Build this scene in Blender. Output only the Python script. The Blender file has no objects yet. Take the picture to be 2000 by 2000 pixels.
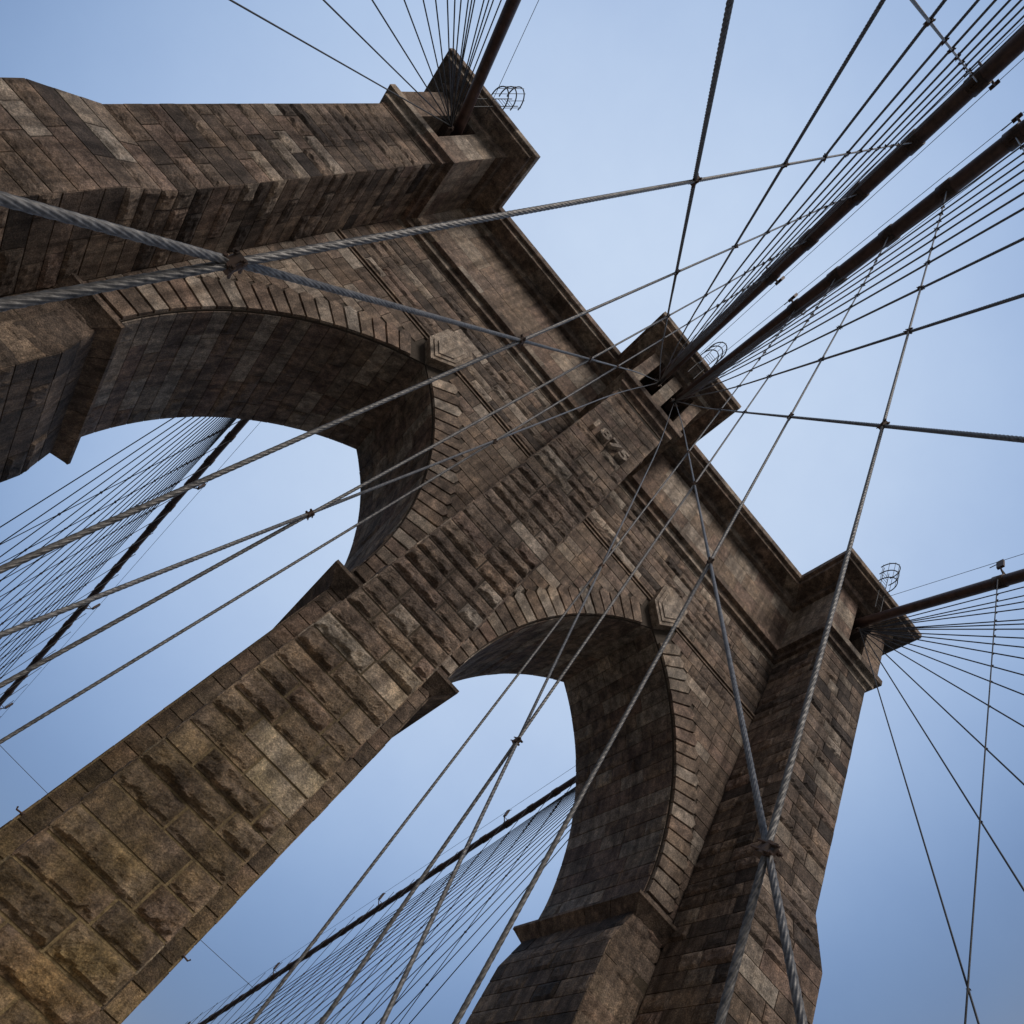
import bpy, math, random
import numpy as np
R = random.Random(7)
NR = np.random.RandomState(11)
sc = bpy.context.scene
col = sc.collection
PI = math.pi

# ---------------------------------------------------------------- noise
def _h(ix, iy, iz):
    n = (ix * 374761393 + iy * 668265263 + iz * 2147483647 + 1274126177) & 0xffffffff
    n = ((n ^ (n >> 13)) * 1274126177) & 0xffffffff
    n = n ^ (n >> 16)
    return (n & 0xffff) / 65535.0
def vnoise(P):
    P = np.asarray(P, float); i = np.floor(P).astype(np.int64); f = P - i; f = f * f * (3 - 2 * f)
    x, y, z = i[..., 0], i[..., 1], i[..., 2]; fx, fy, fz = f[..., 0], f[..., 1], f[..., 2]
    r = 0
    for dx in (0, 1):
        for dy in (0, 1):
            for dz in (0, 1):
                w = (fx if dx else 1 - fx) * (fy if dy else 1 - fy) * (fz if dz else 1 - fz)
                r = r + w * _h(x + dx, y + dy, z + dz)
    return r

# ---------------------------------------------------------------- materials
def mat(name):
    m = bpy.data.materials.new(name); m.use_nodes = True
    nt = m.node_tree; nt.nodes.clear()
    out = nt.nodes.new('ShaderNodeOutputMaterial'); b = nt.nodes.new('ShaderNodeBsdfPrincipled')
    nt.links.new(b.outputs[0], out.inputs[0])
    return m, nt, b
def N(nt, t, **kw):
    n = nt.nodes.new(t)
    for k, v in kw.items():
        if k.startswith('i_'): n.inputs[int(k[2:])].default_value = v
        else: setattr(n, k, v)
    return n
def ramp(nt, stops, interp='LINEAR'):
    r = nt.nodes.new('ShaderNodeValToRGB'); r.color_ramp.interpolation = interp
    e = r.color_ramp.elements
    while len(e) < len(stops): e.new(0.5)
    for q, (p, c) in zip(e, stops): q.position = p; q.color = (*c, 1) if len(c) == 3 else c
    return r
def noise(nt, vec, scale, detail=5, rough=.55):
    n = nt.nodes.new('ShaderNodeTexNoise'); n.inputs['Scale'].default_value = scale
    n.inputs['Detail'].default_value = detail; n.inputs['Roughness'].default_value = rough
    nt.links.new(vec, n.inputs['Vector']); return n
def mix(nt, a, b, fac, mode='MIX'):
    m = nt.nodes.new('ShaderNodeMix'); m.data_type = 'RGBA'; m.blend_type = mode
    for s, v in ((m.inputs[6], a), (m.inputs[7], b)):
        if hasattr(v, 'links'): nt.links.new(v, s)
        else: s.default_value = (*v, 1)
    if hasattr(fac, 'links'): nt.links.new(fac, m.inputs[0])
    else: m.inputs[0].default_value = fac
    return m.outputs[2]

def stone_material():
    m, nt, b = mat('granite_masonry')
    geo = N(nt, 'ShaderNodeNewGeometry'); pos = geo.outputs['Position']
    at = N(nt, 'ShaderNodeAttribute', attribute_name='tint'); t = at.outputs['Fac']
    base = ramp(nt, [(0, (.06, .05, .048)), (.12, (.115, .093, .082)), (.28, (.208, .163, .134)), (.42, (.165, .13, .112)),
                     (.56, (.28, .222, .180)), (.70, (.24, .178, .152)), (.83, (.29, .25, .215)), (.93, (.43, .375, .33)), (1, (.35, .32, .29))])
    nt.links.new(t, base.inputs[0])
    # large weather patches
    n1 = noise(nt, pos, .55, 6, .6); r1 = ramp(nt, [(.3, (.55, .52, .5)), (.5, (.95, .93, .9)), (.72, (1.25, 1.15, 1.02))]); nt.links.new(n1.outputs[0], r1.inputs[0])
    c = mix(nt, base.outputs[0], r1.outputs[0], 1, 'MULTIPLY')
    # mid blotches
    n2 = noise(nt, pos, 3.2, 7, .68); r2 = ramp(nt, [(.32, (.42, .40, .39)), (.5, (.92, .92, .92)), (.67, (1.75, 1.68, 1.6))]); nt.links.new(n2.outputs[0], r2.inputs[0])
    c = mix(nt, c, r2.outputs[0], .8, 'MULTIPLY')
    # granite speckle
    n3 = noise(nt, pos, 20, 6, .8); r3 = ramp(nt, [(.36, (.3, .3, .3)), (.5, (1, 1, 1)), (.63, (2.4, 2.3, 2.15))]); nt.links.new(n3.outputs[0], r3.inputs[0])
    c = mix(nt, c, r3.outputs[0], .62, 'MULTIPLY')
    # vertical soot runs (stains that stay put)
    mp = N(nt, 'ShaderNodeMapping'); mp.inputs['Scale'].default_value = (2.4, 2.4, .16); nt.links.new(pos, mp.inputs[0])
    n4 = noise(nt, mp.outputs[0], 1.0, 5, .6); r4 = ramp(nt, [(.42, (1, 1, 1)), (.66, (.34, .32, .31))]); nt.links.new(n4.outputs[0], r4.inputs[0])
    c = mix(nt, c, r4.outputs[0], .8, 'MULTIPLY')
    # patchy olive-ochre tint on the masonry, stronger lower down
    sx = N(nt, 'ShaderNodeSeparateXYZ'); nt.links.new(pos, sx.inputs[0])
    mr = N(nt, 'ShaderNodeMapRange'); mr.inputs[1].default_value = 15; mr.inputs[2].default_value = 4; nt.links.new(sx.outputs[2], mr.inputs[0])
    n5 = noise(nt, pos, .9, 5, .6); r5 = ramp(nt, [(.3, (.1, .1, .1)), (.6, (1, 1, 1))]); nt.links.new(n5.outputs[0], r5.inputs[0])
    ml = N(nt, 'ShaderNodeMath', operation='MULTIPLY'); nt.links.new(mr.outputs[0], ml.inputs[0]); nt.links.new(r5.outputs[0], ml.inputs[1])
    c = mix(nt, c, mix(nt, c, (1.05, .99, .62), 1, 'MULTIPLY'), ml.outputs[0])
    # mortar
    mo = noise(nt, pos, 9, 4, .6); rm = ramp(nt, [(.3, (.16, .12, .065)), (.7, (.42, .31, .16))]); nt.links.new(mo.outputs[0], rm.inputs[0])
    lt = N(nt, 'ShaderNodeMath', operation='LESS_THAN', i_1=-.2); nt.links.new(t, lt.inputs[0])
    dm = mix(nt, (.07, .055, .043), rm.outputs[0], mr.outputs[0])
    c = mix(nt, c, dm, lt.outputs[0])
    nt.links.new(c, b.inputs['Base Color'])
    b.inputs['Roughness'].default_value = .82
    b.inputs['Specular IOR Level'].default_value = .3
    nb = noise(nt, pos, 22, 6, .7); nb2 = noise(nt, pos, 5, 5, .65)
    ad = N(nt, 'ShaderNodeMath', operation='ADD'); nt.links.new(nb.outputs[0], ad.inputs[0]); nt.links.new(nb2.outputs[0], ad.inputs[1])
    bu = N(nt, 'ShaderNodeBump'); bu.inputs['Strength'].default_value = 1.0; bu.inputs['Distance'].default_value = .05
    nt.links.new(ad.outputs[0], bu.inputs['Height']); nt.links.new(bu.outputs[0], b.inputs['Normal'])
    return m
def metal_material(name, c1, c2, rough, metallic, sc_=6):
    m, nt, b = mat(name)
    geo = N(nt, 'ShaderNodeNewGeometry'); n = noise(nt, geo.outputs['Position'], sc_, 6, .65)
    r = ramp(nt, [(.35, c1), (.65, c2)]); nt.links.new(n.outputs[0], r.inputs[0]); nt.links.new(r.outputs[0], b.inputs['Base Color'])
    b.inputs['Roughness'].default_value = rough; b.inputs['Metallic'].default_value = metallic
    bu = N(nt, 'ShaderNodeBump'); bu.inputs['Strength'].default_value = .3; bu.inputs['Distance'].default_value = .005
    nt.links.new(n.outputs[0], bu.inputs['Height']); nt.links.new(bu.outputs[0], b.inputs['Normal'])
    return m
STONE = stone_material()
ROPE = metal_material('galvanized_rope', (.05, .05, .052), (.185, .18, .175), .5, .45, 26)
ROPED = metal_material('weathered_rope', (.025, .028, .034), (.06, .062, .068), .6, .3, 10)
CABLE = metal_material('painted_cable', (.05, .028, .024), (.11, .062, .052), .5, .05, 3)
IRON = metal_material('dark_iron', (.04, .03, .026), (.10, .06, .045), .6, .4, 12)
WOOD = metal_material('grey_boards', (.31, .245, .175), (.48, .39, .285), .8, 0, 3)
ASPH = metal_material('asphalt', (.06, .055, .05), (.10, .09, .08), .9, 0, 5)
WATER = metal_material('river_water', (.02, .035, .045), (.03, .05, .06), .15, 0, .2)

# ---------------------------------------------------------------- mesh builder
class MB:
    def __init__(s): s.V = []; s.T = []; s.L = []; s.C = []; s.n = 0; s.S = []
    def add(s, V, faces_idx, sizes, tint=.5, smooth=False):
        V = np.asarray(V, float).reshape(-1, 3)
        s.V.append(V); s.T.append(np.full(len(V), tint)); s.L.append(np.asarray(faces_idx, np.int64).ravel() + s.n)
        s.C.append(np.asarray(sizes, np.int64)); s.S.append(np.full(len(sizes), smooth)); s.n += len(V)
    def grid(s, G, tint=.5, flip=False, smooth=False, closed_u=False):
        a, b_ = G.shape[:2]; idx = np.arange(a * b_).reshape(a, b_)
        if closed_u: idx = np.concatenate([idx, idx[:, :1]], 1)
        q = np.stack([idx[:-1, :-1], idx[1:, :-1], idx[1:, 1:], idx[:-1, 1:]], -1).reshape(-1, 4)
        if flip: q = q[:, ::-1]
        s.add(G.reshape(-1, 3), q, np.full(len(q), 4), tint, smooth)
    def box(s, x0, x1, y0, y1, z0, z1, tint=-1, M=None, o=None):
        V = np.array([(x, y, z) for x in (x0, x1) for y in (y0, y1) for z in (z0, z1)], float)
        if M is not None: V = V @ np.array(M).T + np.array(o)
        F = [(0, 1, 3, 2), (4, 6, 7, 5), (0, 4, 5, 1), (2, 3, 7, 6), (0, 2, 6, 4), (1, 5, 7, 3)]
        s.add(V, F, [4] * 6, tint)
    def poly_extrude(s, P2, y0, y1, tint=.5):   # polygon in XZ extruded in Y, y0 front
        n = len(P2); V = [(x, y0, z) for x, z in P2] + [(x, y1, z) for x, z in P2]
        idx = list(range(n)) + list(range(2 * n - 1, n - 1, -1)); sz = [n, n]
        for i in range(n):
            j = (i + 1) % n; idx += [i, i + n, j + n, j]; sz.append(4)
        s.add(V, idx, sz, tint)
    def tube(s, P, r, k=10, tint=.5, cap=True, lobes=0, lay=.3, smooth=True):
        P = np.asarray(P, float); T = np.gradient(P, axis=0); T /= np.linalg.norm(T, axis=1)[:, None]
        ref = np.array([1., 0, 0]) if abs(T[0][0]) < .8 else np.array([0, 1., 0])
        U = np.cross(T, ref); U /= np.linalg.norm(U, axis=1)[:, None]; W = np.cross(T, U)
        L = np.concatenate([[0], np.cumsum(np.linalg.norm(np.diff(P, axis=0), axis=1))])
        th = np.arange(k) * 2 * PI / k
        r = np.broadcast_to(np.asarray(r, float), (len(P),))
        if lobes:
            prof = .80 + .24 * np.abs(np.cos(lobes * th / 2)) ** .8
            a = th[None] + (L / lay * 2 * PI)[:, None]; rr = r[:, None] * prof[None]
        else:
            a = np.broadcast_to(th[None], (len(P), k)); rr = r[:, None] * np.ones((1, k))
        G = P[:, None] + rr[..., None] * (np.cos(a)[..., None] * U[:, None] + np.sin(a)[..., None] * W[:, None])
        s.grid(G, tint, closed_u=True, smooth=smooth)
        if cap:
            for e in (0, len(P) - 1):
                s.add(G[e], list(range(k))[::(1 if e == 0 else -1)], [k], tint)
    def build(s, name, m, parent=None):
        me = bpy.data.meshes.new(name)
        V = np.concatenate(s.V); L = np.concatenate(s.L); C = np.concatenate(s.C)
        me.vertices.add(len(V)); me.vertices.foreach_set('co', V.astype(np.float32).ravel())
        me.loops.add(len(L)); me.loops.foreach_set('vertex_index', L.astype(np.int32))
        me.polygons.add(len(C)); st = np.concatenate([[0], np.cumsum(C)[:-1]])
        me.polygons.foreach_set('loop_start', st.astype(np.int32)); me.polygons.foreach_set('loop_total', C.astype(np.int32))
        me.update(calc_edges=True)
        me.polygons.foreach_set('use_smooth', np.concatenate(s.S).astype(bool))
        at = me.attributes.new('tint', 'FLOAT', 'POINT'); at.data.foreach_set('value', np.concatenate(s.T).astype(np.float32))
        me.validate(); me.materials.append(m)
        o = bpy.data.objects.new(name, me); col.objects.link(o)
        if parent is not None: o.parent = parent
        return o
def tag(o, label=None, cat=None, group=None, kind=None):
    for k, v in (('label', label), ('category', cat), ('group', group), ('kind', kind)):
        if v: o[k] = v
    return o
def empty(name, loc=(0, 0, 0)):
    o = bpy.data.objects.new(name, None); o.empty_display_size = .3; col.objects.link(o); return o

# ---------------------------------------------------------------- masonry sheets
def courses(v0, v1, h, jit=.1):
    n = max(1, round((v1 - v0) / h)); e = [v0]
    w = [1 + R.uniform(-jit, jit) for _ in range(n)]; t = sum(w)
    for x in w: e.append(e[-1] + x / t * (v1 - v0))
    return e
def layout(u0, u1, v0, v1, h=.65, lmin=.7, lmax=1.8, cut=None, key=0):
    """running-bond blocks (u0,u1,v0,v1) over a rectangle; cut(v) gives forbidden u intervals"""
    out = []; ce = courses(v0, v1, h)
    for a, b in zip(ce[:-1], ce[1:]):
        bad = cut((a + b) / 2) if cut else []
        segs = [(u0, u1)]
        for lo, hi in bad:
            ns = []
            for p, q in segs:
                if hi <= p or lo >= q: ns.append((p, q)); continue
                if lo > p: ns.append((p, lo))
                if hi < q: ns.append((hi, q))
            segs = ns
        for p, q in segs:
            if q - p < .12: continue
            x = p
            while x < q - 1e-6:
                l = R.uniform(lmin, lmax)
                if q - (x + l) < lmin * .6: l = q - x
                out.append((x, min(x + l, q), a, b)); x += l
    return out
def sheet(mb, mapf, blocks, res=.08, rough=.5, amp=(.05, .13), low=.012, gap=.014, dep=.05, toned=(0, 1), seed=0):
    for (a, b, c, d) in blocks:
        a += gap; b -= gap; c += gap; d -= gap
        if b - a < .05 or d - c < .05: continue
        nu = max(2, int((b - a) / res)); nv = max(2, int((d - c) / res))
        e = min(.012, (b - a) * .1, (d - c) * .1)
        us = np.concatenate([[a, a + e * .3], np.linspace(a + e, b - e, nu + 1), [b - e * .3, b]])
        vs = np.concatenate([[c, c + e * .3], np.linspace(c + e, d - e, nv + 1), [d - e * .3, d]])
        U, V = np.meshgrid(us, vs, indexing='ij')
        isr = R.random() < rough
        A = R.uniform(*amp) if isr else low
        s0 = R.uniform(0, 900)
        P = np.stack([U * 2.6 + s0, V * 2.6, np.full_like(U, s0)], -1)
        if isr:
            n = .5 * vnoise(P) + .3 * vnoise(P * 2.6) + .2 * vnoise(P * 6.1)
            du = np.minimum(U - a, b - U); dt = d - V; db = V - c
            jag = .13 * vnoise(P * 2.2) ** 1.5 + .03 * vnoise(P * 6)
            m = np.clip(np.minimum((du - jag * .4) * 1.2, np.minimum((dt - jag * .5) * .8, (db - jag) * 2.6)) / .08, 0, 1)
            m = m ** .7
            # faceted split-rock look: tilt + stepped scabs
            tilt = R.uniform(-.4, .4) * ((U - a) / (b - a) - .5) + R.uniform(-.1, .6) * (.5 - (V - c) / (d - c)) + .5 * (np.abs(vnoise(P * 1.7 + 40) - .5) * 2 - .4)
            H = A * m * np.clip(.15 + 1.25 * n + tilt, .05, 1.6)
            H += (.035 * (np.abs(vnoise(P * 4.3) - .5) - .2) + .02 * (vnoise(P * 9) - .5)) * m
        else:
            n = .6 * vnoise(P * .8) + .4 * vnoise(P * 4)
            H = A * (n - .3) + R.uniform(-.006, .010)
        H = H.copy()
        H[0, :] = -dep; H[-1, :] = -dep; H[:, 0] = -dep; H[:, -1] = -dep
        G = mapf(U, V, H)
        t = R.uniform(*toned)
        mb.grid(G, t)

def plane_map(o, u, v, n):
    o, u, v, n = [np.array(q, float) for q in (o, u, v, n)]
    return lambda U, V, H: o + U[..., None] * u + V[..., None] * v + H[..., None] * n

# ---------------------------------------------------------------- tower dimensions (metres, eye level z = 0)
W = 5.15; A_ = 7.487; ZS = 16.5; ZA = 26.8; D = 6.41
HP = 1.53; Q = 3.33; S1 = 14.16; S2 = 17.35; Q2 = 3.26; ZT = 32.25; ZB = -42.
RAD = ((ZA - ZS) ** 2 + W * W) / (2 * W); OFF = RAD - W; TH = math.asin((ZA - ZS) / RAD)
RING = 1.33
XE = 15.9
def halfw(z, extra=0.):
    if z <= ZS: return W + extra
    q = (RAD + extra) ** 2 - (z - ZS) ** 2
    return max(0., math.sqrt(q) - OFF) if q > 0 else 0.

tower = tag(empty('bridge_tower'), 'massive brown granite bridge tower with two tall pointed arches and raised digits 1875', 'bridge tower')

# ---- backing (mortar bed) of the wall with its two arch openings
def wall_body():
    mb = MB()
    def z_low(x):
        for s in (-1, 1):
            dx = abs(x - s * A_)
            if dx < W - 1e-9: return ZS + math.sqrt(max(0, RAD ** 2 - (dx + OFF) ** 2))
        return ZB
    xs = [-XE]
    for s in (-1, 1):
        th = np.linspace(0, TH, 26)
        left = s * A_ + OFF - RAD * np.cos(th); right = s * A_ - OFF + RAD * np.cos(th)
        xs += list(left) + list(right[::-1][1:])
    xs.append(XE)
    y0, y1 = .035, D; zt = 38.3
    for a, b in zip(xs[:-1], xs[1:]):
        mid = (a + b) / 2; solid = z_low(mid) == ZB
        za, zb = (ZB, ZB) if solid else (z_low(a) if abs(abs(a) - A_) < W - 1e-6 else ZS, z_low(b) if abs(abs(b) - A_) < W - 1e-6 else ZS)
        V = [(a, y0, za), (b, y0, zb), (b, y0, zt), (a, y0, zt), (a, y1, za), (b, y1, zb), (b, y1, zt), (a, y1, zt)]
        F = [(0, 1, 2, 3), (5, 4, 7, 6), (3, 2, 6, 7), (1, 0, 4, 5)]
        mb.add(V, F, [4] * 4, -1)
    for x in (-A_ - W, -A_ + W, A_ - W, A_ + W, -XE, XE):
        mb.add([(x, y0, ZB), (x, y1, ZB), (x, y1, ZS if abs(x) < XE else zt), (x, y0, ZS if abs(x) < XE else zt)], [(0, 1, 2, 3)], [4], -1)
    return mb
body = wall_body()
# front masonry of the wall: courses butt against the toothed arch rings
def cut(z):
    out = [(-HP - .02, HP + .02)]
    for s in (-1, 1):
        if z < ZA + 1.6:
            hw = halfw(z, RING - .05) if z > ZS - .2 else W + .02
            if hw > 0.02: out.append((s * A_ - hw, s * A_ + hw))
        if 26.7 < z < 29.5: out.append((s * A_ - .6, s * A_ + .6))
    return out
fr = plane_map((0, 0, 0), (1, 0, 0), (0, 0, 1), (0, -1, 0))
sheet(body, fr, layout(-S1, S1, 16.5, 27.97, .62, .7, 1.9, cut), .10, .2, (.02, .06), toned=(.2, 1))
sheet(body, fr, layout(-S1, S1, 28.3, ZT, .56, .8, 2.3, cut), .09, .6, (.03, .11), toned=(.05, 1))
sheet(body, fr, layout(-S1, S1, 2, 16.5, .66, .7, 1.6, cut), .11, .3, (.03, .08), toned=(.1, .8))
# soffit and jambs of the arches
for s in (-1, 1):
    for side in (-1, 1):
        cx = s * A_ - side * OFF
        def mp(U, V, H, cx=cx, side=side):
            th = V / RAD; r = RAD - .035 - H
            return np.stack([cx + side * r * np.cos(th), U, ZS + r * np.sin(th)], -1)
        L = layout(.10, D, 0, RAD * TH, .66, 1.0, 2.6)
        fl = MB(); sheet(fl, mp, L, .12, .45, (.02, .07), toned=(.45, 1)); body_add = fl
        body.V += fl.V; body.T += fl.T; body.S += fl.S; body.C += fl.C; body.L += [l + body.n for l in fl.L]; body.n += fl.n
# centre pier jambs (seen only a little) and outer pier jambs with their sloped offset
for s in (-1, 1):
    x = s * (A_ - W)
    sheet(body, plane_map((x + s * .03, 0, 0), (0, 1, 0), (0, 0, 1), (s, 0, 0)), layout(0.05, D, 0, 15.6, .66, .9, 1.8), .3, .3, (.03, .08), toned=(.1, .7))
def ej(z): return np.clip((15.6 - z) / 1.5, 0, 1) * .42 + .1
ZJ = 15.6
for s in (-1, 1):
    def jm(U, V, H, s=s): return np.stack([s * (A_ + W - ej(V) - H), U, V], -1)
    sheet(body, jm, layout(-.02, D + .05, 1, 14.1, .66, .8, 1.7) + layout(-.02, D + .05, 14.1, ZJ, .75, .8, 1.7), .12, .4, (.03, .08), toned=(.0, .6))
    zz = [ZB, 14.1, 15.6]
    for za, zb in zip(zz[:-1], zz[1:]):
        xa, xb = A_ + W - float(ej(np.array(za))) + .035, A_ + W - float(ej(np.array(zb))) + .035
        V = [(s * xa, .0, za), (s * S1, .0, za), (s * S1, .0, zb), (s * xb, .0, zb), (s * xa, D + .03, za), (s * S1, D + .03, za), (s * S1, D + .03, zb), (s * xb, D + .03, zb)]
        body.add(V, [(0, 1, 2, 3), (5, 4, 7, 6), (4, 0, 3, 7)], [4] * 3, -1)
    def jf(U, V, H, s=s): return np.stack([s * (A_ + W - ej(V) + U * (S1 - (A_ + W - ej(V)))), -.02 - H, V], -1)
    sheet(body, jf, [(0, 1 if R.random() < .5 else .6, a, b) for a, b in zip(courses(1, ZJ, .66)[:-1], courses(1, ZJ, .66)[1:])], .12, .3, (.02, .06), gap=.01, toned=(.0, .7))
    # end walls and rear are plain coursed granite
    sheet(body, plane_map((s * (XE + .03), 0, 0), (0, 1, 0), (0, 0, 1), (s, 0, 0)), layout(0, D, 2, ZT, .66, 1, 2), .5, 0, toned=(.1, .8))
wall = body.build('arch_wall', STONE, tower)

# string course: two thin fillets
for a, b in ((-S1, -A_ - .85), (-A_ + .85, -HP), (HP, A_ - .85), (A_ + .85, S1)):
    st = MB(); V = [(x, y, z) for x in (a, b) for y, z in ((.03, 27.98), (-.05, 27.98), (-.05, 28.06), (-.012, 28.065), (-.012, 28.15), (-.11, 28.155), (-.11, 28.25), (.03, 28.26))]
    st.add(V, [i for k in range(7) for i in (k, k + 1, k + 9, k + 8)] + list(range(8))[::-1] + list(range(8, 16)), [4] * 7 + [8, 8], .5); st.build('string_course', STONE, tower)

# ---- arch rings with pointed outer ends, keystones, imposts
def ring(s, side):
    mb = MB(); n = 20
    for side in (side,):
        cx = s * A_ - side * OFF; t1 = TH - .055; g = .0024
        for k in range(n):
            a0 = t1 * k / n; a1 = t1 * (k + 1) / n
            def mp(U, V, H, a0=a0, a1=a1, side=side, cx=cx):
                f = (V - a0) / (a1 - a0)
                end = RING * (.845 + .155 * (1 - np.abs(2 * f - 1)))
                r = RAD + .02 + U * end
                return np.stack([cx + side * r * np.cos(V), -.075 - H, ZS + r * np.sin(V)], -1)
            us = np.array([0, .012, .03] + list(np.linspace(.12, .9, 9)) + [.97, .99, 1.0])
            vs = np.concatenate([[a0 + g, a0 + g * 1.4, a0 + g * 2.5], np.linspace(a0 + .008, a1 - .008, 5), [a1 - g * 2.5, a1 - g * 1.4, a1 - g]])
            U, V = np.meshgrid(us, vs, indexing='ij'); s0 = R.uniform(0, 500)
            P = np.stack([U * 4 + s0, V * 30, V * 0 + s0], -1)
            H = .018 * vnoise(P) + .012 * vnoise(P * 3) + R.uniform(-.012, .012); H = H.copy()
            H[0, :] = -.1; H[-1, :] = -.1; H[:, 0] = -.1; H[:, -1] = -.1
            G = mp(U, V, H)
            mb.grid(G, R.uniform(.2, 1.0), flip=(side > 0))
    return mb
def hexa(cx, k, top=1.0):
    return [(cx + x * k, 28.15 + z * k) for x, z in ((0, -1.36), (.84, -.42), (.84, .95), (.5, 1.25 * top), (-.5, 1.25 * top), (-.84, .95), (-.84, -.42))]
for s in (-1, 1):
    for side in (-1, 1): ring(s, side).build('arch_ring', STONE, tower)
    ks = MB(); ks.poly_extrude(hexa(s * A_, 1), -.42, .2, .88); ks.poly_extrude(hexa(s * A_, .80), -.47, -.40, .92); ks.poly_extrude(hexa(s * A_, .60), -.52, -.45, .95)
    ks.build('keystone', STONE, tower)
def impost(x0, x1, y0, y1, fx0, fx1):
    """thin projecting slab with a deep sloping underside; fx0 / fx1 = this end is free"""
    mb = MB(); prof = [(0, 16.02), (0, 15.90), (.04, 15.87), (.07, 15.85), (.40, 15.52), (.50, 15.40)]
    def rect(e): return [(x0 + (e if fx0 else 0), y0 + e * .84), (x1 - (e if fx1 else 0), y0 + e * .84), (x1 - (e if fx1 else 0), y1 - e), (x0 + (e if fx0 else 0), y1 - e)]
    for (e0, z0), (e1, z1) in zip(prof[:-1], prof[1:]):
        a, b = rect(e0), rect(e1)
        for i in range(4):
            p, q, u, v = [np.array(t) for t in (a[i], a[(i + 1) % 4], b[(i + 1) % 4], b[i])]
            n_ = max(1, int(np.linalg.norm(q - p) / 1.3))
            for k in range(n_):
                f0, f1 = k / n_ + .002, (k + 1) / n_ - .002
                mb.add([(*(v + (u - v) * f0), z1), (*(v + (u - v) * f1), z1), (*(p + (q - p) * f1), z0), (*(p + (q - p) * f0), z0)], [(0, 1, 2, 3)], [4], .2 + .5 * ((k * 7 + i * 3) % 5) / 5)
    r = rect(0); mb.add([(x, y, 16.02) for x, y in r], [0, 1, 2, 3], [4], .5)
    r = rect(.5); mb.add([(x, y, 15.4) for x, y in r], [3, 2, 1, 0], [4], .5)
    return mb
for (x0, x1, y0, y1, f0, f1) in ((-2.86, -1.50, -.46, 7.0, 1, 0), (1.50, 2.86, -.46, 7.0, 0, 1), (-S1 - .1, -12.10, -.46, 7.0, 0, 1), (12.10, S1 + .1, -.46, 7.0, 1, 0)):
    impost(x0, x1, y0, y1, f0, f1).build('impost', STONE, tower)

# ---- centre buttress
cb = MB()
cb.box(-HP + .02, HP - .02, -Q + .02, .03, ZB, 33.4)
sheet(cb, plane_map((0, -Q, 0), (1, 0, 0), (0, 0, 1), (0, -1, 0)), layout(-HP, HP, 2, 26.9, .645, .8, 2.3), .042, .85, (.04, .16), gap=.026, dep=.03, toned=(.2, .98))
sheet(cb, plane_map((0, -Q, 0), (1, 0, 0), (0, 0, 1), (0, -1, 0)), layout(-HP, HP, 26.9, 28.0, .55, .7, 1.6) + layout(-HP, HP, 28.75, 32.0, .6, .7, 2), .06, .5, (.03, .09), gap=.014, toned=(.2, 1))
sheet(cb, plane_map((0, -Q, 0), (1, 0, 0), (0, 0, 1), (0, -1, 0)), [(-HP, -.4, 28.0, 28.75), (-.4, HP, 28.0, 28.75)], .08, 0, low=.01, gap=.01, toned=(.5, .7))
for s in (-1, 1):
    sheet(cb, plane_map((s * HP, 0, 0), (0, 1, 0), (0, 0, 1), (s, 0, 0)), layout(-Q, 0, 2, 32.2, .65, .9, 2), .12, .4, (.03, .08), toned=(.1, .9))
cbo = cb.build('buttress', STONE, tower)
# raised year 1875
tc = bpy.data.curves.new('year_text', 'FONT'); tc.body = '1875'; tc.size = .92; tc.extrude = .12; tc.bevel_depth = .01; tc.space_character = 1.1
tc.align_x = 'CENTER'; tc.offset = .028
to = bpy.data.objects.new('year_text', tc); col.objects.link(to)
bpy.context.view_layer.update()
dg = bpy.context.evaluated_depsgraph_get(); me = bpy.data.meshes.new_from_object(to.evaluated_get(dg))
bpy.data.objects.remove(to)
vs = np.empty(len(me.vertices) * 3, np.float32); me.vertices.foreach_get('co', vs); vs = vs.reshape(-1, 3).astype(float)
vs[:, 0] -= (vs[:, 0].max() + vs[:, 0].min()) / 2; vs[:, 0] *= 2.08 / (vs[:, 0].max() - vs[:, 0].min())
vs[:, 1] -= vs[:, 1].min(); vs[:, 1] *= .64 / vs[:, 1].max()
new = np.stack([vs[:, 0], -Q - .16 - vs[:, 2], 28.04 + vs[:, 1]], -1)
me.vertices.foreach_set('co', new.astype(np.float32).ravel())
at = me.attributes.new('tint', 'FLOAT', 'POINT'); at.data.foreach_set('value', np.full(len(vs), .93, np.float32))
me.materials.clear(); me.materials.append(STONE); me.name = 'year_digits'
yo = bpy.data.objects.new('year_digits', me); col.objects.link(yo); yo.parent = cbo; yo['label'] = 'raised stone digits reading 1875'

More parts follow.
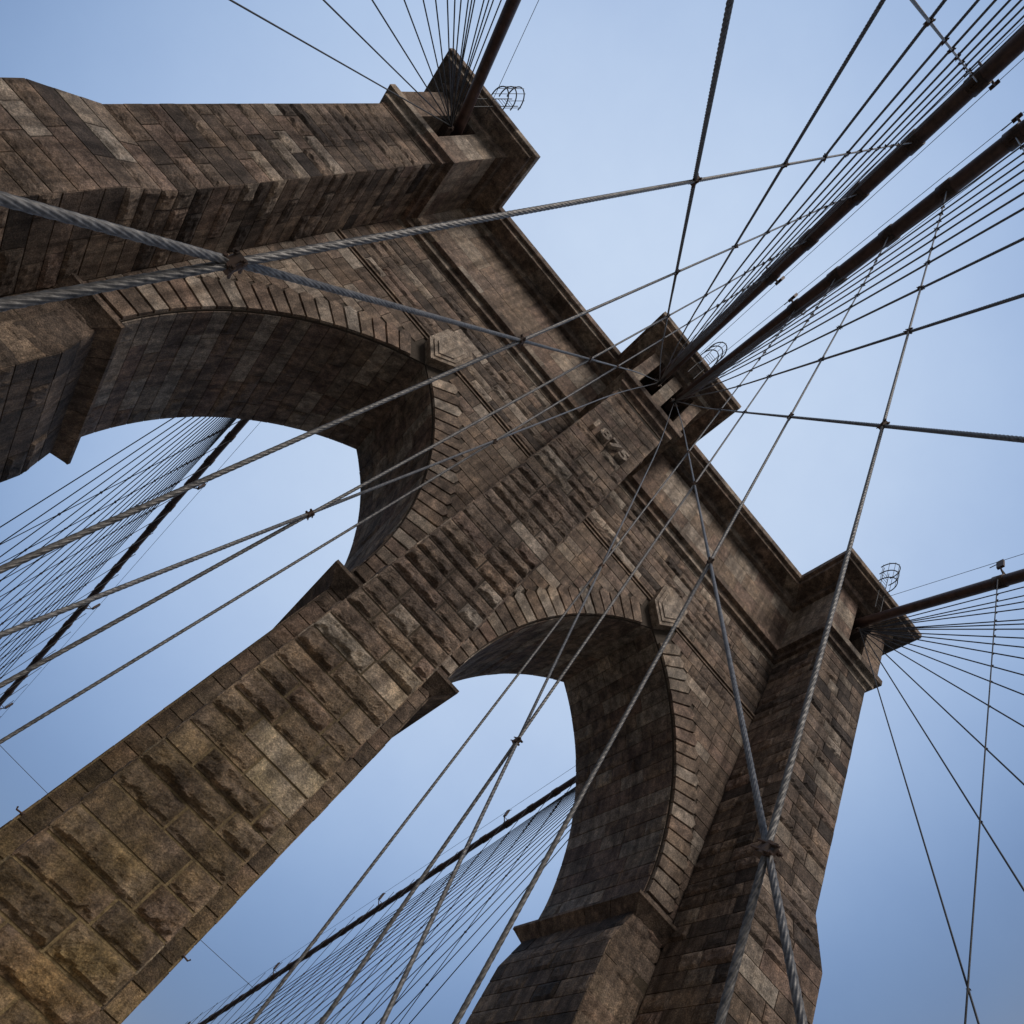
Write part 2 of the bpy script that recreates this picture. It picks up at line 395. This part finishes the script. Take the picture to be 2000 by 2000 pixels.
# ---- side buttresses with their weathered offset
def ew(z): return np.clip((18.75 - z) / 2.1, 0, 1) * .42
for s in (-1, 1):
    mb = MB()
    def fm(U, V, H, s=s):
        e = ew(V); f = (U - S1) / (S2 - S1)
        return np.stack([s * (S1 + f * (S2 + e - S1)), -(Q2 + e) - H, V], -1)
    L = layout(S1, S2, 3, 16.65, .66, .8, 2) + layout(S1, S2, 16.65, 18.75, .7, .9, 2) + layout(S1, S2, 18.75, ZT - .02, .63, .7, 1.9)
    sheet(mb, fm, L, .085, .5, (.03, .10), toned=(.0, 1))
    def im(U, V, H, s=s): return np.stack([s * (S1 - H), -U * (Q2 + ew(V)) / Q2, V], -1)
    sheet(mb, im, layout(0, Q2, 2, ZT - .02, .65, .7, 1.7), .085, .6, (.03, .11), toned=(0, .85))
    def om(U, V, H, s=s): return np.stack([s * (S2 + ew(V) + H), -U * (Q2 + ew(V)) / Q2, V], -1)
    sheet(mb, om, layout(0, Q2, 2, ZT - .02, .65, .8, 1.8), .14, .5, (.03, .09), toned=(0, .9))
    zz = [ZB, 16.65, 18.75, 33.4]
    for za, zb in zip(zz[:-1], zz[1:]):
        ea, eb = float(ew(np.array(za))) - .035, float(ew(np.array(zb))) - .035
        q = []
        for z, e in ((za, ea), (zb, eb)):
            q += [(s * (S1 + .035), -Q2 - e, z), (s * (S2 + e), -Q2 - e, z), (s * (S2 + e), .05, z), (s * (S1 + .035), .05, z)]
        mb.add(q, [(0, 1, 5, 4), (1, 2, 6, 5), (2, 3, 7, 6), (3, 0, 4, 7)], [4] * 4, -1)
    mb.build('buttress', STONE, tower)
# rear buttresses (plain courses; the same shapes mirrored)
for (x0, x1, q) in ((-S2, -S1, Q2), (-HP, HP, Q), (S1, S2, Q2)):
    mb = MB(); mb.box(x0, x1, D, D + q, ZB, 33.4, .4); mb.build('buttress', STONE, tower)

# ---- entablature swept round the plan
def plan():
    h = [(XE, 0), (S2, 0), (S2, -Q2), (S1, -Q2), (S1, 0), (HP, 0), (HP, -Q)]
    front = [(-x, y) for x, y in h] + [(x, y) for x, y in h[::-1]]
    rear = [(x, D - y) for x, y in front[::-1]]
    return front + rear
PL = plan()
def off(e):
    n = len(PL); out = []
    for i in range(n):
        p0, p1, p2 = PL[i - 1], PL[i], PL[(i + 1) % n]
        d1 = np.array(p1) - p0; d2 = np.array(p2) - p1; d1 = d1 / np.linalg.norm(d1); d2 = d2 / np.linalg.norm(d2)
        n1 = np.array([d1[1], -d1[0]]); n2 = np.array([d2[1], -d2[0]])
        out.append(np.array(p1) + e * (n1 + n2) if abs(d1 @ d2) < .5 else np.array(p1) + e * n1)
    return np.array(out)
def sweep(prof, tint=.6):
    mb = MB()
    for (e0, z0), (e1, z1) in zip(prof[:-1], prof[1:]):
        a = off(e0); b = off(e1); n = len(a)
        for i in range(n):
            j = (i + 1) % n
            L = np.linalg.norm(a[j] - a[i]); n_ = max(1, int(L / 1.35)); RR = random.Random(i * 977 + int(z0 * 2))
            cuts = [0.] + sorted(min(.98, max(.02, (k + RR.uniform(-.25, .25)) / n_)) for k in range(1, n_)) + [1.]
            for q0, q1 in zip(cuts[:-1], cuts[1:]):
                g0, g1 = (q0 + (.004 / L if q0 > 0 else 0)), (q1 - (.004 / L if q1 < 1 else 0)); dz = RR.uniform(-.006, .006)
                A0, A1 = a[i] + (a[j] - a[i]) * g0, a[i] + (a[j] - a[i]) * g1; B0, B1 = b[i] + (b[j] - b[i]) * g0, b[i] + (b[j] - b[i]) * g1
                mb.add([(*A0, z0 + dz), (*A1, z0 + dz), (*B1, z1 + dz), (*B0, z1 + dz)], [(0, 1, 2, 3)], [4], min(1, max(0, tint + RR.uniform(-.4, .35))))
    return mb
low = sweep([(-.03, ZT - .01), (.02, ZT), (.03, 32.46), (.05, 32.5), (.22, 32.54), (.24, 32.56), (.24, 32.93), (.26, 32.95), (.47, 32.98), (.49, 33.0), (.49, 33.38), (.28, 33.46), (.2, 33.46)], .6)
low.build('lower_moulding', STONE, tower)
up = sweep([(.27, 37.10), (.32, 37.12), (.53, 37.16), (.56, 37.19), (.56, 37.62), (.60, 37.65), (1.33, 37.72), (1.36, 37.75), (1.36, 37.97), (1.40, 38.0), (1.52, 38.02), (1.55, 38.05), (1.55, 38.42), (.4, 38.5)], .55)
a = off(.4); V = [(x, y, 38.5) for x, y in a]
up.add(V, list(range(len(V))), [len(V)], .4)
up.build('cornice', STONE, tower)
# frieze: big smooth slabs, open where the cables pass
fz = MB(); fp = off(.30); n = len(fp)
FRONTS = {}
for i in range(n):
    p, q = fp[i], fp[(i + 1) % n]; L = np.linalg.norm(q - p)
    if L < .05: continue
    d = (q - p) / L; nrm = np.array([d[1], -d[0]])
    mpf = plane_map((p[0], p[1], 0), (d[0], d[1], 0), (0, 0, 1), (nrm[0], nrm[1], 0))
    holes = []
    if p[1] < -3 and q[1] < -3:
        if abs(p[0]) < 2.5: holes = [(-p[0] - 1.25, -p[0] - .32), (-p[0] + .32, -p[0] + 1.25)]
        else:
            c = 15.77 * (1 if p[0] > 0 else -1); holes = [(c - .54 - p[0], c + .54 - p[0])]
    lay = layout(0, L, 33.46, 37.12, 1.22, 1.1, 2.6, (lambda z: holes) if holes else None)
    vis = p[1] < .5 and q[1] < .5
    sheet(fz, mpf, lay, .16 if vis else .6, 0, low=.012, gap=.004, dep=.02, toned=(.52, .98))
    segs = [(0, L)]
    for lo, hi in holes:
        segs = [s2 for p2, q2 in segs for s2 in (((p2, min(lo, q2)), (hi, q2)) if lo > p2 and lo < q2 else ((p2, q2),))]
    for a0, a1 in segs:
        G = lambda u, z, h: (p[0] + d[0] * u + nrm[0] * h, p[1] + d[1] * u + nrm[1] * h, z)
        fz.add([G(a0, 33.4, -.015), G(a1, 33.4, -.015), G(a1, 37.2, -.015), G(a0, 37.2, -.015)], [(0, 1, 2, 3)], [4], -1)
    for lo, hi in holes:   # reveal and back of each saddle opening
        for u in (lo, hi): fz.add([G(u, 33.4, 0), G(u, 33.4, -2.6), G(u, 37.3, -2.6), G(u, 37.3, 0)], [(0, 1, 2, 3)], [4], .5)
        fz.add([G(lo, 33.42, -2.6), G(hi, 33.42, -2.6), G(hi, 37.3, -2.6), G(lo, 37.3, -2.6)], [(0, 1, 2, 3)], [4], .2)
        fz.add([G(lo, 37.0, .0), G(hi, 37.0, .0), G(hi, 37.0, -2.6), G(lo, 37.0, -2.6)], [(0, 1, 2, 3)], [4], .2)
fz.build('frieze', STONE, tower)

# ---------------------------------------------------------------- camera frame (also used to leave out pieces the view never shows)
CAM = np.array([-0.2163, -20.2762, 0.0])
RM = np.array([[0.6491815318612711, -0.7488718410577512, -0.1332452789445948], [-0.6423652657731356, -0.4459519604590925, -0.6232926393684561], [0.4073453129943418, 0.4902222094453319, -0.7705530360384539]])
FPX, PX, PY = 1501.47, 1149.17, 1153.79
def seen(P, m=60):
    v = (np.asarray(P, float) - CAM) @ RM
    if v[2] >= -.2: return False
    x, y = PX + FPX * v[0] / -v[2], PY - FPX * v[1] / -v[2]
    return -m < x < 2000 + m and -m < y < 2000 + m
def hidden_by_tower(P):
    # ray from the eye to P against the tower's front plane: only the arch openings let it through
    P = np.asarray(P, float)
    for yy in (0., D):
        if P[1] <= yy: continue
        t = (yy - CAM[1]) / (P[1] - CAM[1]); q = CAM + t * (P - CAM)
        if abs(abs(q[0]) - A_) > halfw(q[2]) and abs(q[0]) < 17.6 and q[2] < 38.5: return True
    return False

# ---------------------------------------------------------------- cables and ropes
def path(P0, P1, twist):
    """sample points: dense where a twisted rope passes close to the eye"""
    P0, P1 = np.array(P0, float), np.array(P1, float); L = np.linalg.norm(P1 - P0); d = (P1 - P0) / L
    if not twist: return P0 + np.linspace(0, 1, max(3, int(L / 3)))[:, None] * (P1 - P0)
    return P0 + np.linspace(0, 1, max(3, int(L / .022)))[:, None] * (P1 - P0)
def rope_mesh(pts, r, name, m, near=True, sag=None):
    """polyline rope; the stretch within 14 m of the eye is laid up in twisted strands"""
    mb = MB(); pts = [np.array(p, float) for p in pts]
    L = sum(np.linalg.norm(b - a) for a, b in zip(pts[:-1], pts[1:]))
    S = np.concatenate([[0], np.cumsum([np.linalg.norm(b - a) for a, b in zip(pts[:-1], pts[1:])])]); A = np.array(pts)
    def at(s): return np.stack([np.interp(s, S, A[:, k]) for k in range(3)], -1)
    if not near: mb.tube(at(np.linspace(0, L, max(4, int(L / 2)))), r, 7); return mb.build(name, m)
    coarse = np.linspace(0, L, 400); dist = np.linalg.norm(at(coarse) - CAM, axis=1); inn = coarse[dist < 15]
    if len(inn) == 0: mb.tube(at(np.linspace(0, L, max(4, int(L / 1.5)))), r, 8)
    else:
        s0, s1 = inn[0], inn[-1]
        mb.tube(at(np.arange(s0, s1, .03)), r, 28, lobes=7, lay=.42)
        if s0 > .5: mb.tube(at(np.linspace(0, s0 + .02, max(4, int(s0 / 1.5)))), r, 10)
        if L - s1 > .5: mb.tube(at(np.linspace(s1 - .03, L, max(4, int((L - s1) / 1.5)))), r, 10)
    return mb.build(name, m)

ORD = ['first', 'second', 'third', 'fourth', 'fifth', 'sixth', 'seventh', 'eighth', 'ninth', 'tenth', 'eleventh', 'twelfth', 'thirteenth', 'fourteenth',
       'fifteenth', 'sixteenth', 'seventeenth', 'eighteenth', 'nineteenth', 'twentieth', 'twenty-first', 'twenty-second', 'twenty-third', 'twenty-fourth', 'twenty-fifth', 'twenty-sixth', 'twenty-seventh', 'twenty-eighth']
# clamp: two saddles and four studs binding crossing ropes
def clamp_mesh():
    mb = MB()
    for a in (-1, 1):
        mb.box(-.022, .022, a * .035 - .012, a * .035 + .012, -.045, .045, .5)
    for x in (-1, 1):
        for z in (-1, 1):
            c = np.array([x * .028, 0, z * .03]); mb.tube([c + (x * .0, -.075, 0), c + (0, .075, 0)], .008, 6, smooth=False)
            mb.tube([c + (0, .045, 0), c + (0, .058, 0)], .016, 6, smooth=False)
    mb.tube([(0, 0, -.05), (0, 0, .05)], .036, 10)
    o = mb.build('clamp', IRON); me = o.data; bpy.data.objects.remove(o); return me
CLAMP = clamp_mesh()
def add_clamp(parent, p, tilt, scale=1.0):
    o = bpy.data.objects.new('clamp', CLAMP); o.location = p; o.rotation_euler = (tilt, R.uniform(-.2, .2), R.uniform(-.5, .5)); o.scale = (scale,) * 3
    o.parent = parent; col.objects.link(o)

ZC = lambda y: 36.2 + .35 * (y + 3.33)            # front main cables
ZR = lambda y: 33.3 - .30 * (y - 18.5)            # rear main cables
XI = lambda y: .70 + .018 * (-y - 3.3)            # inner cables spread a little
XN = lambda z: 1.75 - .025 * z                    # plane of the inner suspenders
XO = lambda z: 15.6 - .062 * (35 - z)             # plane of the outer ropes
SUSP = [(-12.15, .026), (-13.93, .018), (-16.02, .010), (-18.07, .004), (-20.2, 0.), (-22.35, 0.)]     # hangers lean a little towards the tower
FRONT_SUSP = [(y + l * 36.2 + l * .35 * 3.33) / (1 - .35 * l) for y, l in SUSP]
REAR_SUSP = [17.75 + 2.28 * k for k in range(30)]

def main_cable(label, X, Z, y0, y1, bands, r0, r1, hand, posts):
    root = tag(empty('main_cable'), label, 'suspension cable', 'main suspension cables')
    ys = np.linspace(y0, y1, 60); P = np.stack([[X(y) for y in ys], ys, [Z(y) for y in ys]], -1)
    rr = r0 + (r1 - r0) * np.clip(np.abs(ys - y0) / 12, 0, 1)
    mb = MB(); mb.tube(P, rr, 28); mb.build('cable', CABLE, root)
    T = (P[-1] - P[0]) / np.linalg.norm(P[-1] - P[0]); sgn = 1 if y1 > y0 else -1
    for yb in bands:
        c = np.array([X(yb), yb, Z(yb)]); r = np.interp(abs(yb - y0), [0, 12], [r0, r1])
        mb = MB()
        mb.tube([c - T * .26, c - T * .255, c + T * .255, c + T * .26], [r + .005, r + .035, r + .035, r + .005], 24)
        side = np.cross(T, (0, 0, 1)); side /= np.linalg.norm(side); upv = np.cross(side, T)
        M = np.stack([side, T, upv], 1)
        for s in (-1, 1):
            mb.box(s * .035 - .012, s * .035 + .012, -.15, .15, -r - .12, -r + .03, .5, M, c)
            mb.box(s * .035 - .012, s * .035 + .012, -.15, .15, r - .03, r + .07, .5, M, c)
        for q in (-.1, .1):
            for vv in (-r - .08, r + .05):
                a = c + M @ np.array([-.10, q, vv]); b = c + M @ np.array([.10, q, vv]); mb.tube([a, b], .017, 6, smooth=False)
        mb.build('cable_band', IRON, root)
    for s in (-1, 1):          # hand ropes above the cable
        yh = np.linspace(hand[0], y1, 40)
        H = np.stack([[X(y) + s * .40 for y in yh], yh, [Z(y) + 1.15 for y in yh]], -1)
        mb = MB(); mb.tube(H, .012, 6); mb.build('hand_rope', ROPED, root)
    for yp in posts:
        mb = MB(); x, z = X(yp), Z(yp)
        for s in (-1, 1):
            mb.tube([(x + s * .12, yp, z + .15), (x + s * .40, yp, z + .5), (x + s * .40, yp, z + 1.18)], .04, 8)
        mb.tube([(x - .40, yp, z + 1.0), (x - .40, yp - .5 * sgn, z + 1.0 )], .02, 6)
        q = -1 if x > 0 else 1
        mb.box(x + q * .4 - .06, x + q * .4 + .06, yp - .16, yp + .16, z + .55, z + 1.12, .5)
        mb.tube([(x - .40, yp, z + .5), (x + .40, yp, z + .5)], .022, 8)
        mb.build('rope_post', IRON, root)
    return root

for s, nm in ((-1, 'left'), (1, 'right')):
    main_cable('thick dark red-brown main cable of the close middle pair, the %s one' % nm, lambda y, s=s: s * XI(y), ZC, -1.2, -62, FRONT_SUSP, .235, .265, (-4.6,), [-11.2, -20.5, -30])
    main_cable('thick dark main cable leaving the %s end cap of the tower towards the viewer' % nm, lambda y, s=s: s * 15.7, ZC, -1.2, -62, [-11.05, -13.3], .235, .27, (-4.6,), [-11.3, -20.5])
    main_cable('distant main cable seen through the %s arch behind the tower' % nm, lambda y, s=s: s * 15.65, ZR, D + 1.5, 112, [y for y in REAR_SUSP if y > 18], .21, .21, (D + 4.5,), [24.9 + 13.6 * k for k in range(6)])

def slopez(a, b, y): t = (y - a[1]) / (b[1] - a[1]); return a[2] + t * (b[2] - a[2])
# ---- inner fan and hangers, both sides of the walkway
IN_END = [-17.67, -21.752, -25.6, -29.3, -33.2, -37.2, -40.6, -44.6, -49.2, -54.6, -62, -72]
for s, nm in ((-1, 'left'), (1, 'right')):
    stays = []
    for k, ye in enumerate(IN_END):
        a = (s * (.60 + .02 * (k % 3)), -3.75, 35.1 + .05 * (k % 2)); b = (s * 1.9, ye - (s * .022 if k == 1 else 0), -6.0)
        stays.append((a, b))
        pts = []
        for q in np.linspace(0, 1, 22):
            z = a[2] + q * (b[2] - a[2]); f = min(1., max(0., (35.1 - z) / 14)); f = f * f * (3 - 2 * f)
            lin = .60 + q * (1.9 - .60); pts.append((s * (lin * (1 - f) + (XN(z) + .01) * f) + (0 if q else a[0] - s * .6), a[1] + q * (b[1] - a[1]), z))
        o = rope_mesh(pts, .0185 if k < 2 else .0215, 'stay_rope', ROPE)
        tag(o, '%s stay from the tower in the %s fan under the middle cable pair' % (ORD[k], nm), 'stay rope', 'stay ropes of the middle fans')
    for j, ((y0, ln), y) in enumerate(zip(SUSP, FRONT_SUSP)):
        top = (s * XI(y), y, ZC(y) - .28); bot = None
        zs = np.linspace(-6, ZC(y) - .28, 14)
        pts = [(s * XN(z), y0 + ln * z, z) for z in zs]; pts[-1] = (top[0], y, top[2])
        o = rope_mesh(pts, .0185, 'suspender_rope', ROPE)
        tag(o, '%s hanger rope from the tower below the %s middle main cable' % (ORD[j], nm), 'hanger rope', 'hanger ropes of the middle cables')
        for a, b in stays:
            if b[1] < y:
                k_ = (b[1] - a[1]) / (b[2] - a[2]); z = (y0 - a[1] + k_ * a[2]) / (k_ - ln)
                if -5 < z < ZC(y) - .6: add_clamp(o, (s * XN(z), y0 + ln * z, z), math.atan2(b[1] - a[1], b[2] - a[2]), .85)
# ---- outer fans in front
OUT_END = [-17.3, -21.6, -25.9, -30.4, -34.5, -38.2, -41.9, -45.6, -49.5, -53.0, -56.4, -59.8, -67.5, -76, -86.5, -100]
for s, nm in ((-1, 'left'), (1, 'right')):
    stays = []
    for k, ye in enumerate(OUT_END):
        a = (s * (15.62 + .05 * ((k % 3) - 1)), -3.75, 35.1); b = (s * XO(-7), ye, -7.0); stays.append((a, b))
        tag(rope_mesh([a, b], .026, 'stay_rope', ROPED), '%s stay from the tower in the fan below the %s end main cable' % (ORD[k], nm), 'stay rope', 'stay ropes of the end fans')
    y = -11.1; o = rope_mesh([(s * XO(-7), y, -7), (s * XO(32), y, ZC(y) - .25)], .024, 'suspender_rope', ROPED)
    tag(o, 'thin hanger rope crossing the stays below the %s end main cable' % nm, 'hanger rope')
    for a, b in stays:
        z = slopez(a, b, y)
        if -5 < z < 32 and seen((s * XO(z), y, z)): add_clamp(o, (s * XO(z), y, z), .5, .7)
# ---- rear nets seen through the arches
REAR_END = [23.4, 27.8] + [31.8 + 4.15 * k for k in range(18)]
for s, nm in ((-1, 'left'), (1, 'right')):
    stays = []
    for k, ye in enumerate(REAR_END):
        a = (s * 15.6, D + 3.6, 35.0); b = (s * XO(-7), ye, -7.0)
        stays.append((a, b))
        tag(rope_mesh([a, b], .026, 'stay_rope', ROPED, False), '%s slanting stay behind the tower in the net seen through the %s arch' % (ORD[k], nm), 'stay rope', 'stay ropes of the rear nets')
    for j, y in enumerate(REAR_SUSP[:26]):
        zt = ZR(y) - .2
        o = rope_mesh([(s * XO(-7), y, -7), (s * XO(zt), y, zt)], .022, 'suspender_rope', ROPED, False)
        tag(o, '%s thin hanger behind the tower in the net seen through the %s arch' % (ORD[j], nm), 'hanger rope', 'hanger ropes of the rear nets')
        for a, b in stays:
            if b[1] > y + .5:
                z = slopez(a, b, y); p = (s * XO(z), y, z)
                if z < zt - .5 and seen(p, 5) and not hidden_by_tower(p): add_clamp(o, p, -.6, 1.1)
mb = MB(); tz = ZR(54.8) + .1
mb.tube([(x, 54.8, tz - .25 * (1 - (x / 15.65) ** 2)) for x in np.linspace(-15.65, 15.65, 24)], .022, 6)
tag(mb.build('tie_wire', ROPED), 'thin cross wire running between the two distant rear cables behind the centre pier', 'wire')

# ---------------------------------------------------------------- ladder cages on the roof edge, above each cable
def cage(x, y, z, label, lean=0):
    root = tag(empty('ladder_cage'), label, 'ladder cage', 'ladder cages on the roof edge')
    for k in range(3):
        mb = MB(); th = np.linspace(-.2, PI + .2, 20)
        mb.tube([(x + .42 * math.cos(t), y - .1 - .72 * math.sin(t), z + .1 + .8 * k) for t in th], .03, 6); mb.build('hoop', ROPED, root)
    for t in np.linspace(0, PI, 7):
        mb = MB(); px, py = x + .42 * math.cos(t), y - .1 - .72 * math.sin(t); mb.tube([(px, py, z + .12), (px, py, z + 1.85)], .014, 6); mb.build('cage_bar', ROPED, root)
    for sx in (-.22, .22):
        mb = MB(); mb.tube([(x + sx, y, z - 2.4), (x + sx, y, z + 1.9)], .022, 6); mb.build('ladder_rail', ROPED, root)
    mb = MB()
    for q in range(13): mb.tube([(x - .22, y, z - 2.2 + .3 * q), (x + .22, y, z - 2.2 + .3 * q)], .012, 6)
    mb.build('rungs', ROPED, root)
cage(-15.9, -4.7, 38.55, 'hooped ladder cage on the roof edge of the left end cap')
cage(15.5, -4.7, 38.55, 'hooped ladder cage on the roof edge of the right end cap')
cage(.15, -4.75, 38.55, 'hooped ladder cage between the two middle cables at the roof edge')
# iron sockets gathering the stays on the tower face
for x, nm in ((-15.65, 'left end'), (-.62, 'left middle'), (.62, 'right middle'), (15.65, 'right end')):
    root = tag(empty('stay_anchor'), 'iron socket cluster gathering the stays below the %s cable' % nm, 'anchor', 'stay anchors on the caps')
    mb = MB(); mb.box(x - .16, x + .16, -3.75, -3.3, 34.75, 35.25, .5); mb.tube([(x - .25, -3.68, 35.05), (x + .25, -3.68, 35.05)], .07, 12); mb.build('anchor_block', IRON, root)
    for k, (dy, dz) in enumerate(((-.25, -.75), (-.4, -.65), (-.5, -.5), (-.6, -.4))):
        mb = MB(); c = np.array([x + .07 * (k - 1.5), -3.75, 35.05]); mb.tube([c, c + np.array([0, dy, dz])], [.05, .03], 8); mb.build('socket', ROPED, root)

# small hooks and brackets on the stone
def bracket(p, d, label):
    mb = MB(); p = np.array(p, float); d = np.array(d, float)
    mb.tube([p, p + d * .17, p + d * .2 + (0, 0, .06)], .02, 8); mb.tube([p - d * .02, p + d * .03], .05, 8)
    tag(mb.build('iron_hook', IRON), label, 'hook')
bracket((-2.34, -.0, 17.15), (.0, -1, 0), 'small iron hook on the first voussoir left of the centre buttress')
bracket((2.34, -.0, 17.15), (.0, -1, 0), 'small iron hook on the first voussoir right of the centre buttress')
bracket((-2.31, .05, 5.45), (-1, 0, -.1), 'iron hook sticking out of the left side of the centre pier near the bottom')
bracket((2.31, .05, 5.6), (1, 0, -.1), 'iron hook sticking out of the right side of the centre pier near the bottom')

# ---------------------------------------------------------------- the ground below the bridge
mb = MB(); mb.add([(-9000, -9000, ZB), (9000, -9000, ZB), (9000, 9000, ZB), (-9000, 9000, ZB)], [(0, 1, 2, 3)], [4]); tag(mb.build('water', WATER), kind='structure')
for s in (-1, 1):
    mb = MB(); mb.box(min(s * 3, s * 12.1), max(s * 3, s * 12.1), -120, 160, -8.2, -7.2, .5); tag(mb.build('road', ASPH), kind='structure')
mb = MB(); mb.box(-1.7, 1.7, -120, -15.0, -1.85, -1.65, .5); mb.box(-12.0, -1.7, -15.0, 24, -1.85, -1.65, .5); mb.box(1.7, 12.0, -15.0, 24, -1.85, -1.65, .5); mb.box(-1.7, 1.7, -15.0, -3.6, -1.85, -1.65, .5); tag(mb.build('walkway', WOOD), kind='structure')

# ---------------------------------------------------------------- sky, sun, camera
w = bpy.data.worlds.new('World'); sc.world = w; w.use_nodes = True; nt = w.node_tree; nt.nodes.clear()
out = nt.nodes.new('ShaderNodeOutputWorld'); bg = nt.nodes.new('ShaderNodeBackground'); nt.links.new(bg.outputs[0], out.inputs[0])
SUN_EL, SUN_AZ = math.radians(48), math.radians(4)   # azimuth measured from -Y (behind the viewer) towards +X
sky = nt.nodes.new('ShaderNodeTexSky'); sky.sky_type = 'NISHITA'; sky.sun_disc = False; sky.sun_elevation = SUN_EL; sky.sun_rotation = PI - SUN_AZ
sky.air_density = 1.2; sky.dust_density = 2.0
tcn = nt.nodes.new('ShaderNodeTexCoord'); vec = tcn.outputs['Generated']
dn = nt.nodes.new('ShaderNodeVectorMath'); dn.operation = 'NORMALIZE'; nt.links.new(vec, dn.inputs[0])
d0 = RM @ np.array([(1130 - PX) / FPX, -(830 - PY) / FPX, -1.0]); d0 /= np.linalg.norm(d0)
dt = nt.nodes.new('ShaderNodeVectorMath'); dt.operation = 'DOT_PRODUCT'; nt.links.new(dn.outputs[0], dt.inputs[0]); dt.inputs[1].default_value = d0
# thin high overcast, fall-off mainly lens vignette painted in, with soft drifting texture
cr = ramp(nt, [(.40, (.30, .29, .29)), (.66, (.17, .25, .40)), (.735, (.185, .295, .52)), (.80, (.285, .425, .69)), (.87, (.43, .58, .85)), (.94, (.57, .71, .94)), (1.0, (.63, .76, .97))], 'B_SPLINE'); nt.links.new(dt.outputs['Value'], cr.inputs[0])
cn = noise(nt, dn.outputs[0], 4.5, 8, .6); cnr = ramp(nt, [(.3, (.95, .955, .97)), (.7, (1.05, 1.04, 1.02))]); nt.links.new(cn.outputs[0], cnr.inputs[0])
cloud = mix(nt, cr.outputs[0], cnr.outputs[0], 1, 'MULTIPLY')
skm = nt.nodes.new('ShaderNodeVectorMath'); skm.operation = 'SCALE'; skm.inputs[3].default_value = .06; nt.links.new(sky.outputs[0], skm.inputs[0])
skc = mix(nt, skm.outputs[0], cloud, .88)
nt.links.new(skc, bg.inputs[0]); bg.inputs[1].default_value = 1.0
sd = bpy.data.lights.new('sun', 'SUN'); sd.energy = 2.1; sd.angle = math.radians(18); sd.color = (1, .91, .82)
so = bpy.data.objects.new('sun', sd); col.objects.link(so)
from mathutils import Vector, Matrix
dirv = Vector((math.sin(SUN_AZ) * math.cos(SUN_EL), -math.cos(SUN_AZ) * math.cos(SUN_EL), math.sin(SUN_EL)))
so.rotation_euler = dirv.to_track_quat('Z', 'Y').to_euler()
cd = bpy.data.cameras.new('camera'); co = bpy.data.objects.new('camera', cd); col.objects.link(co)
M = Matrix.Identity(4)
for i in range(3):
    for j in range(3): M[i][j] = RM[i][j]
    M[i][3] = CAM[i]
co.matrix_world = M
cd.sensor_width = 36; cd.lens = FPX / 2000 * 36; cd.shift_x = -(PX - 1000) / 2000; cd.shift_y = (PY - 1000) / 2000
cd.clip_start = .05; cd.clip_end = 20000
sc.camera = co
sc.view_settings.view_transform = 'Standard'; sc.view_settings.look = 'None'; sc.view_settings.exposure = 0; sc.view_settings.gamma = 1
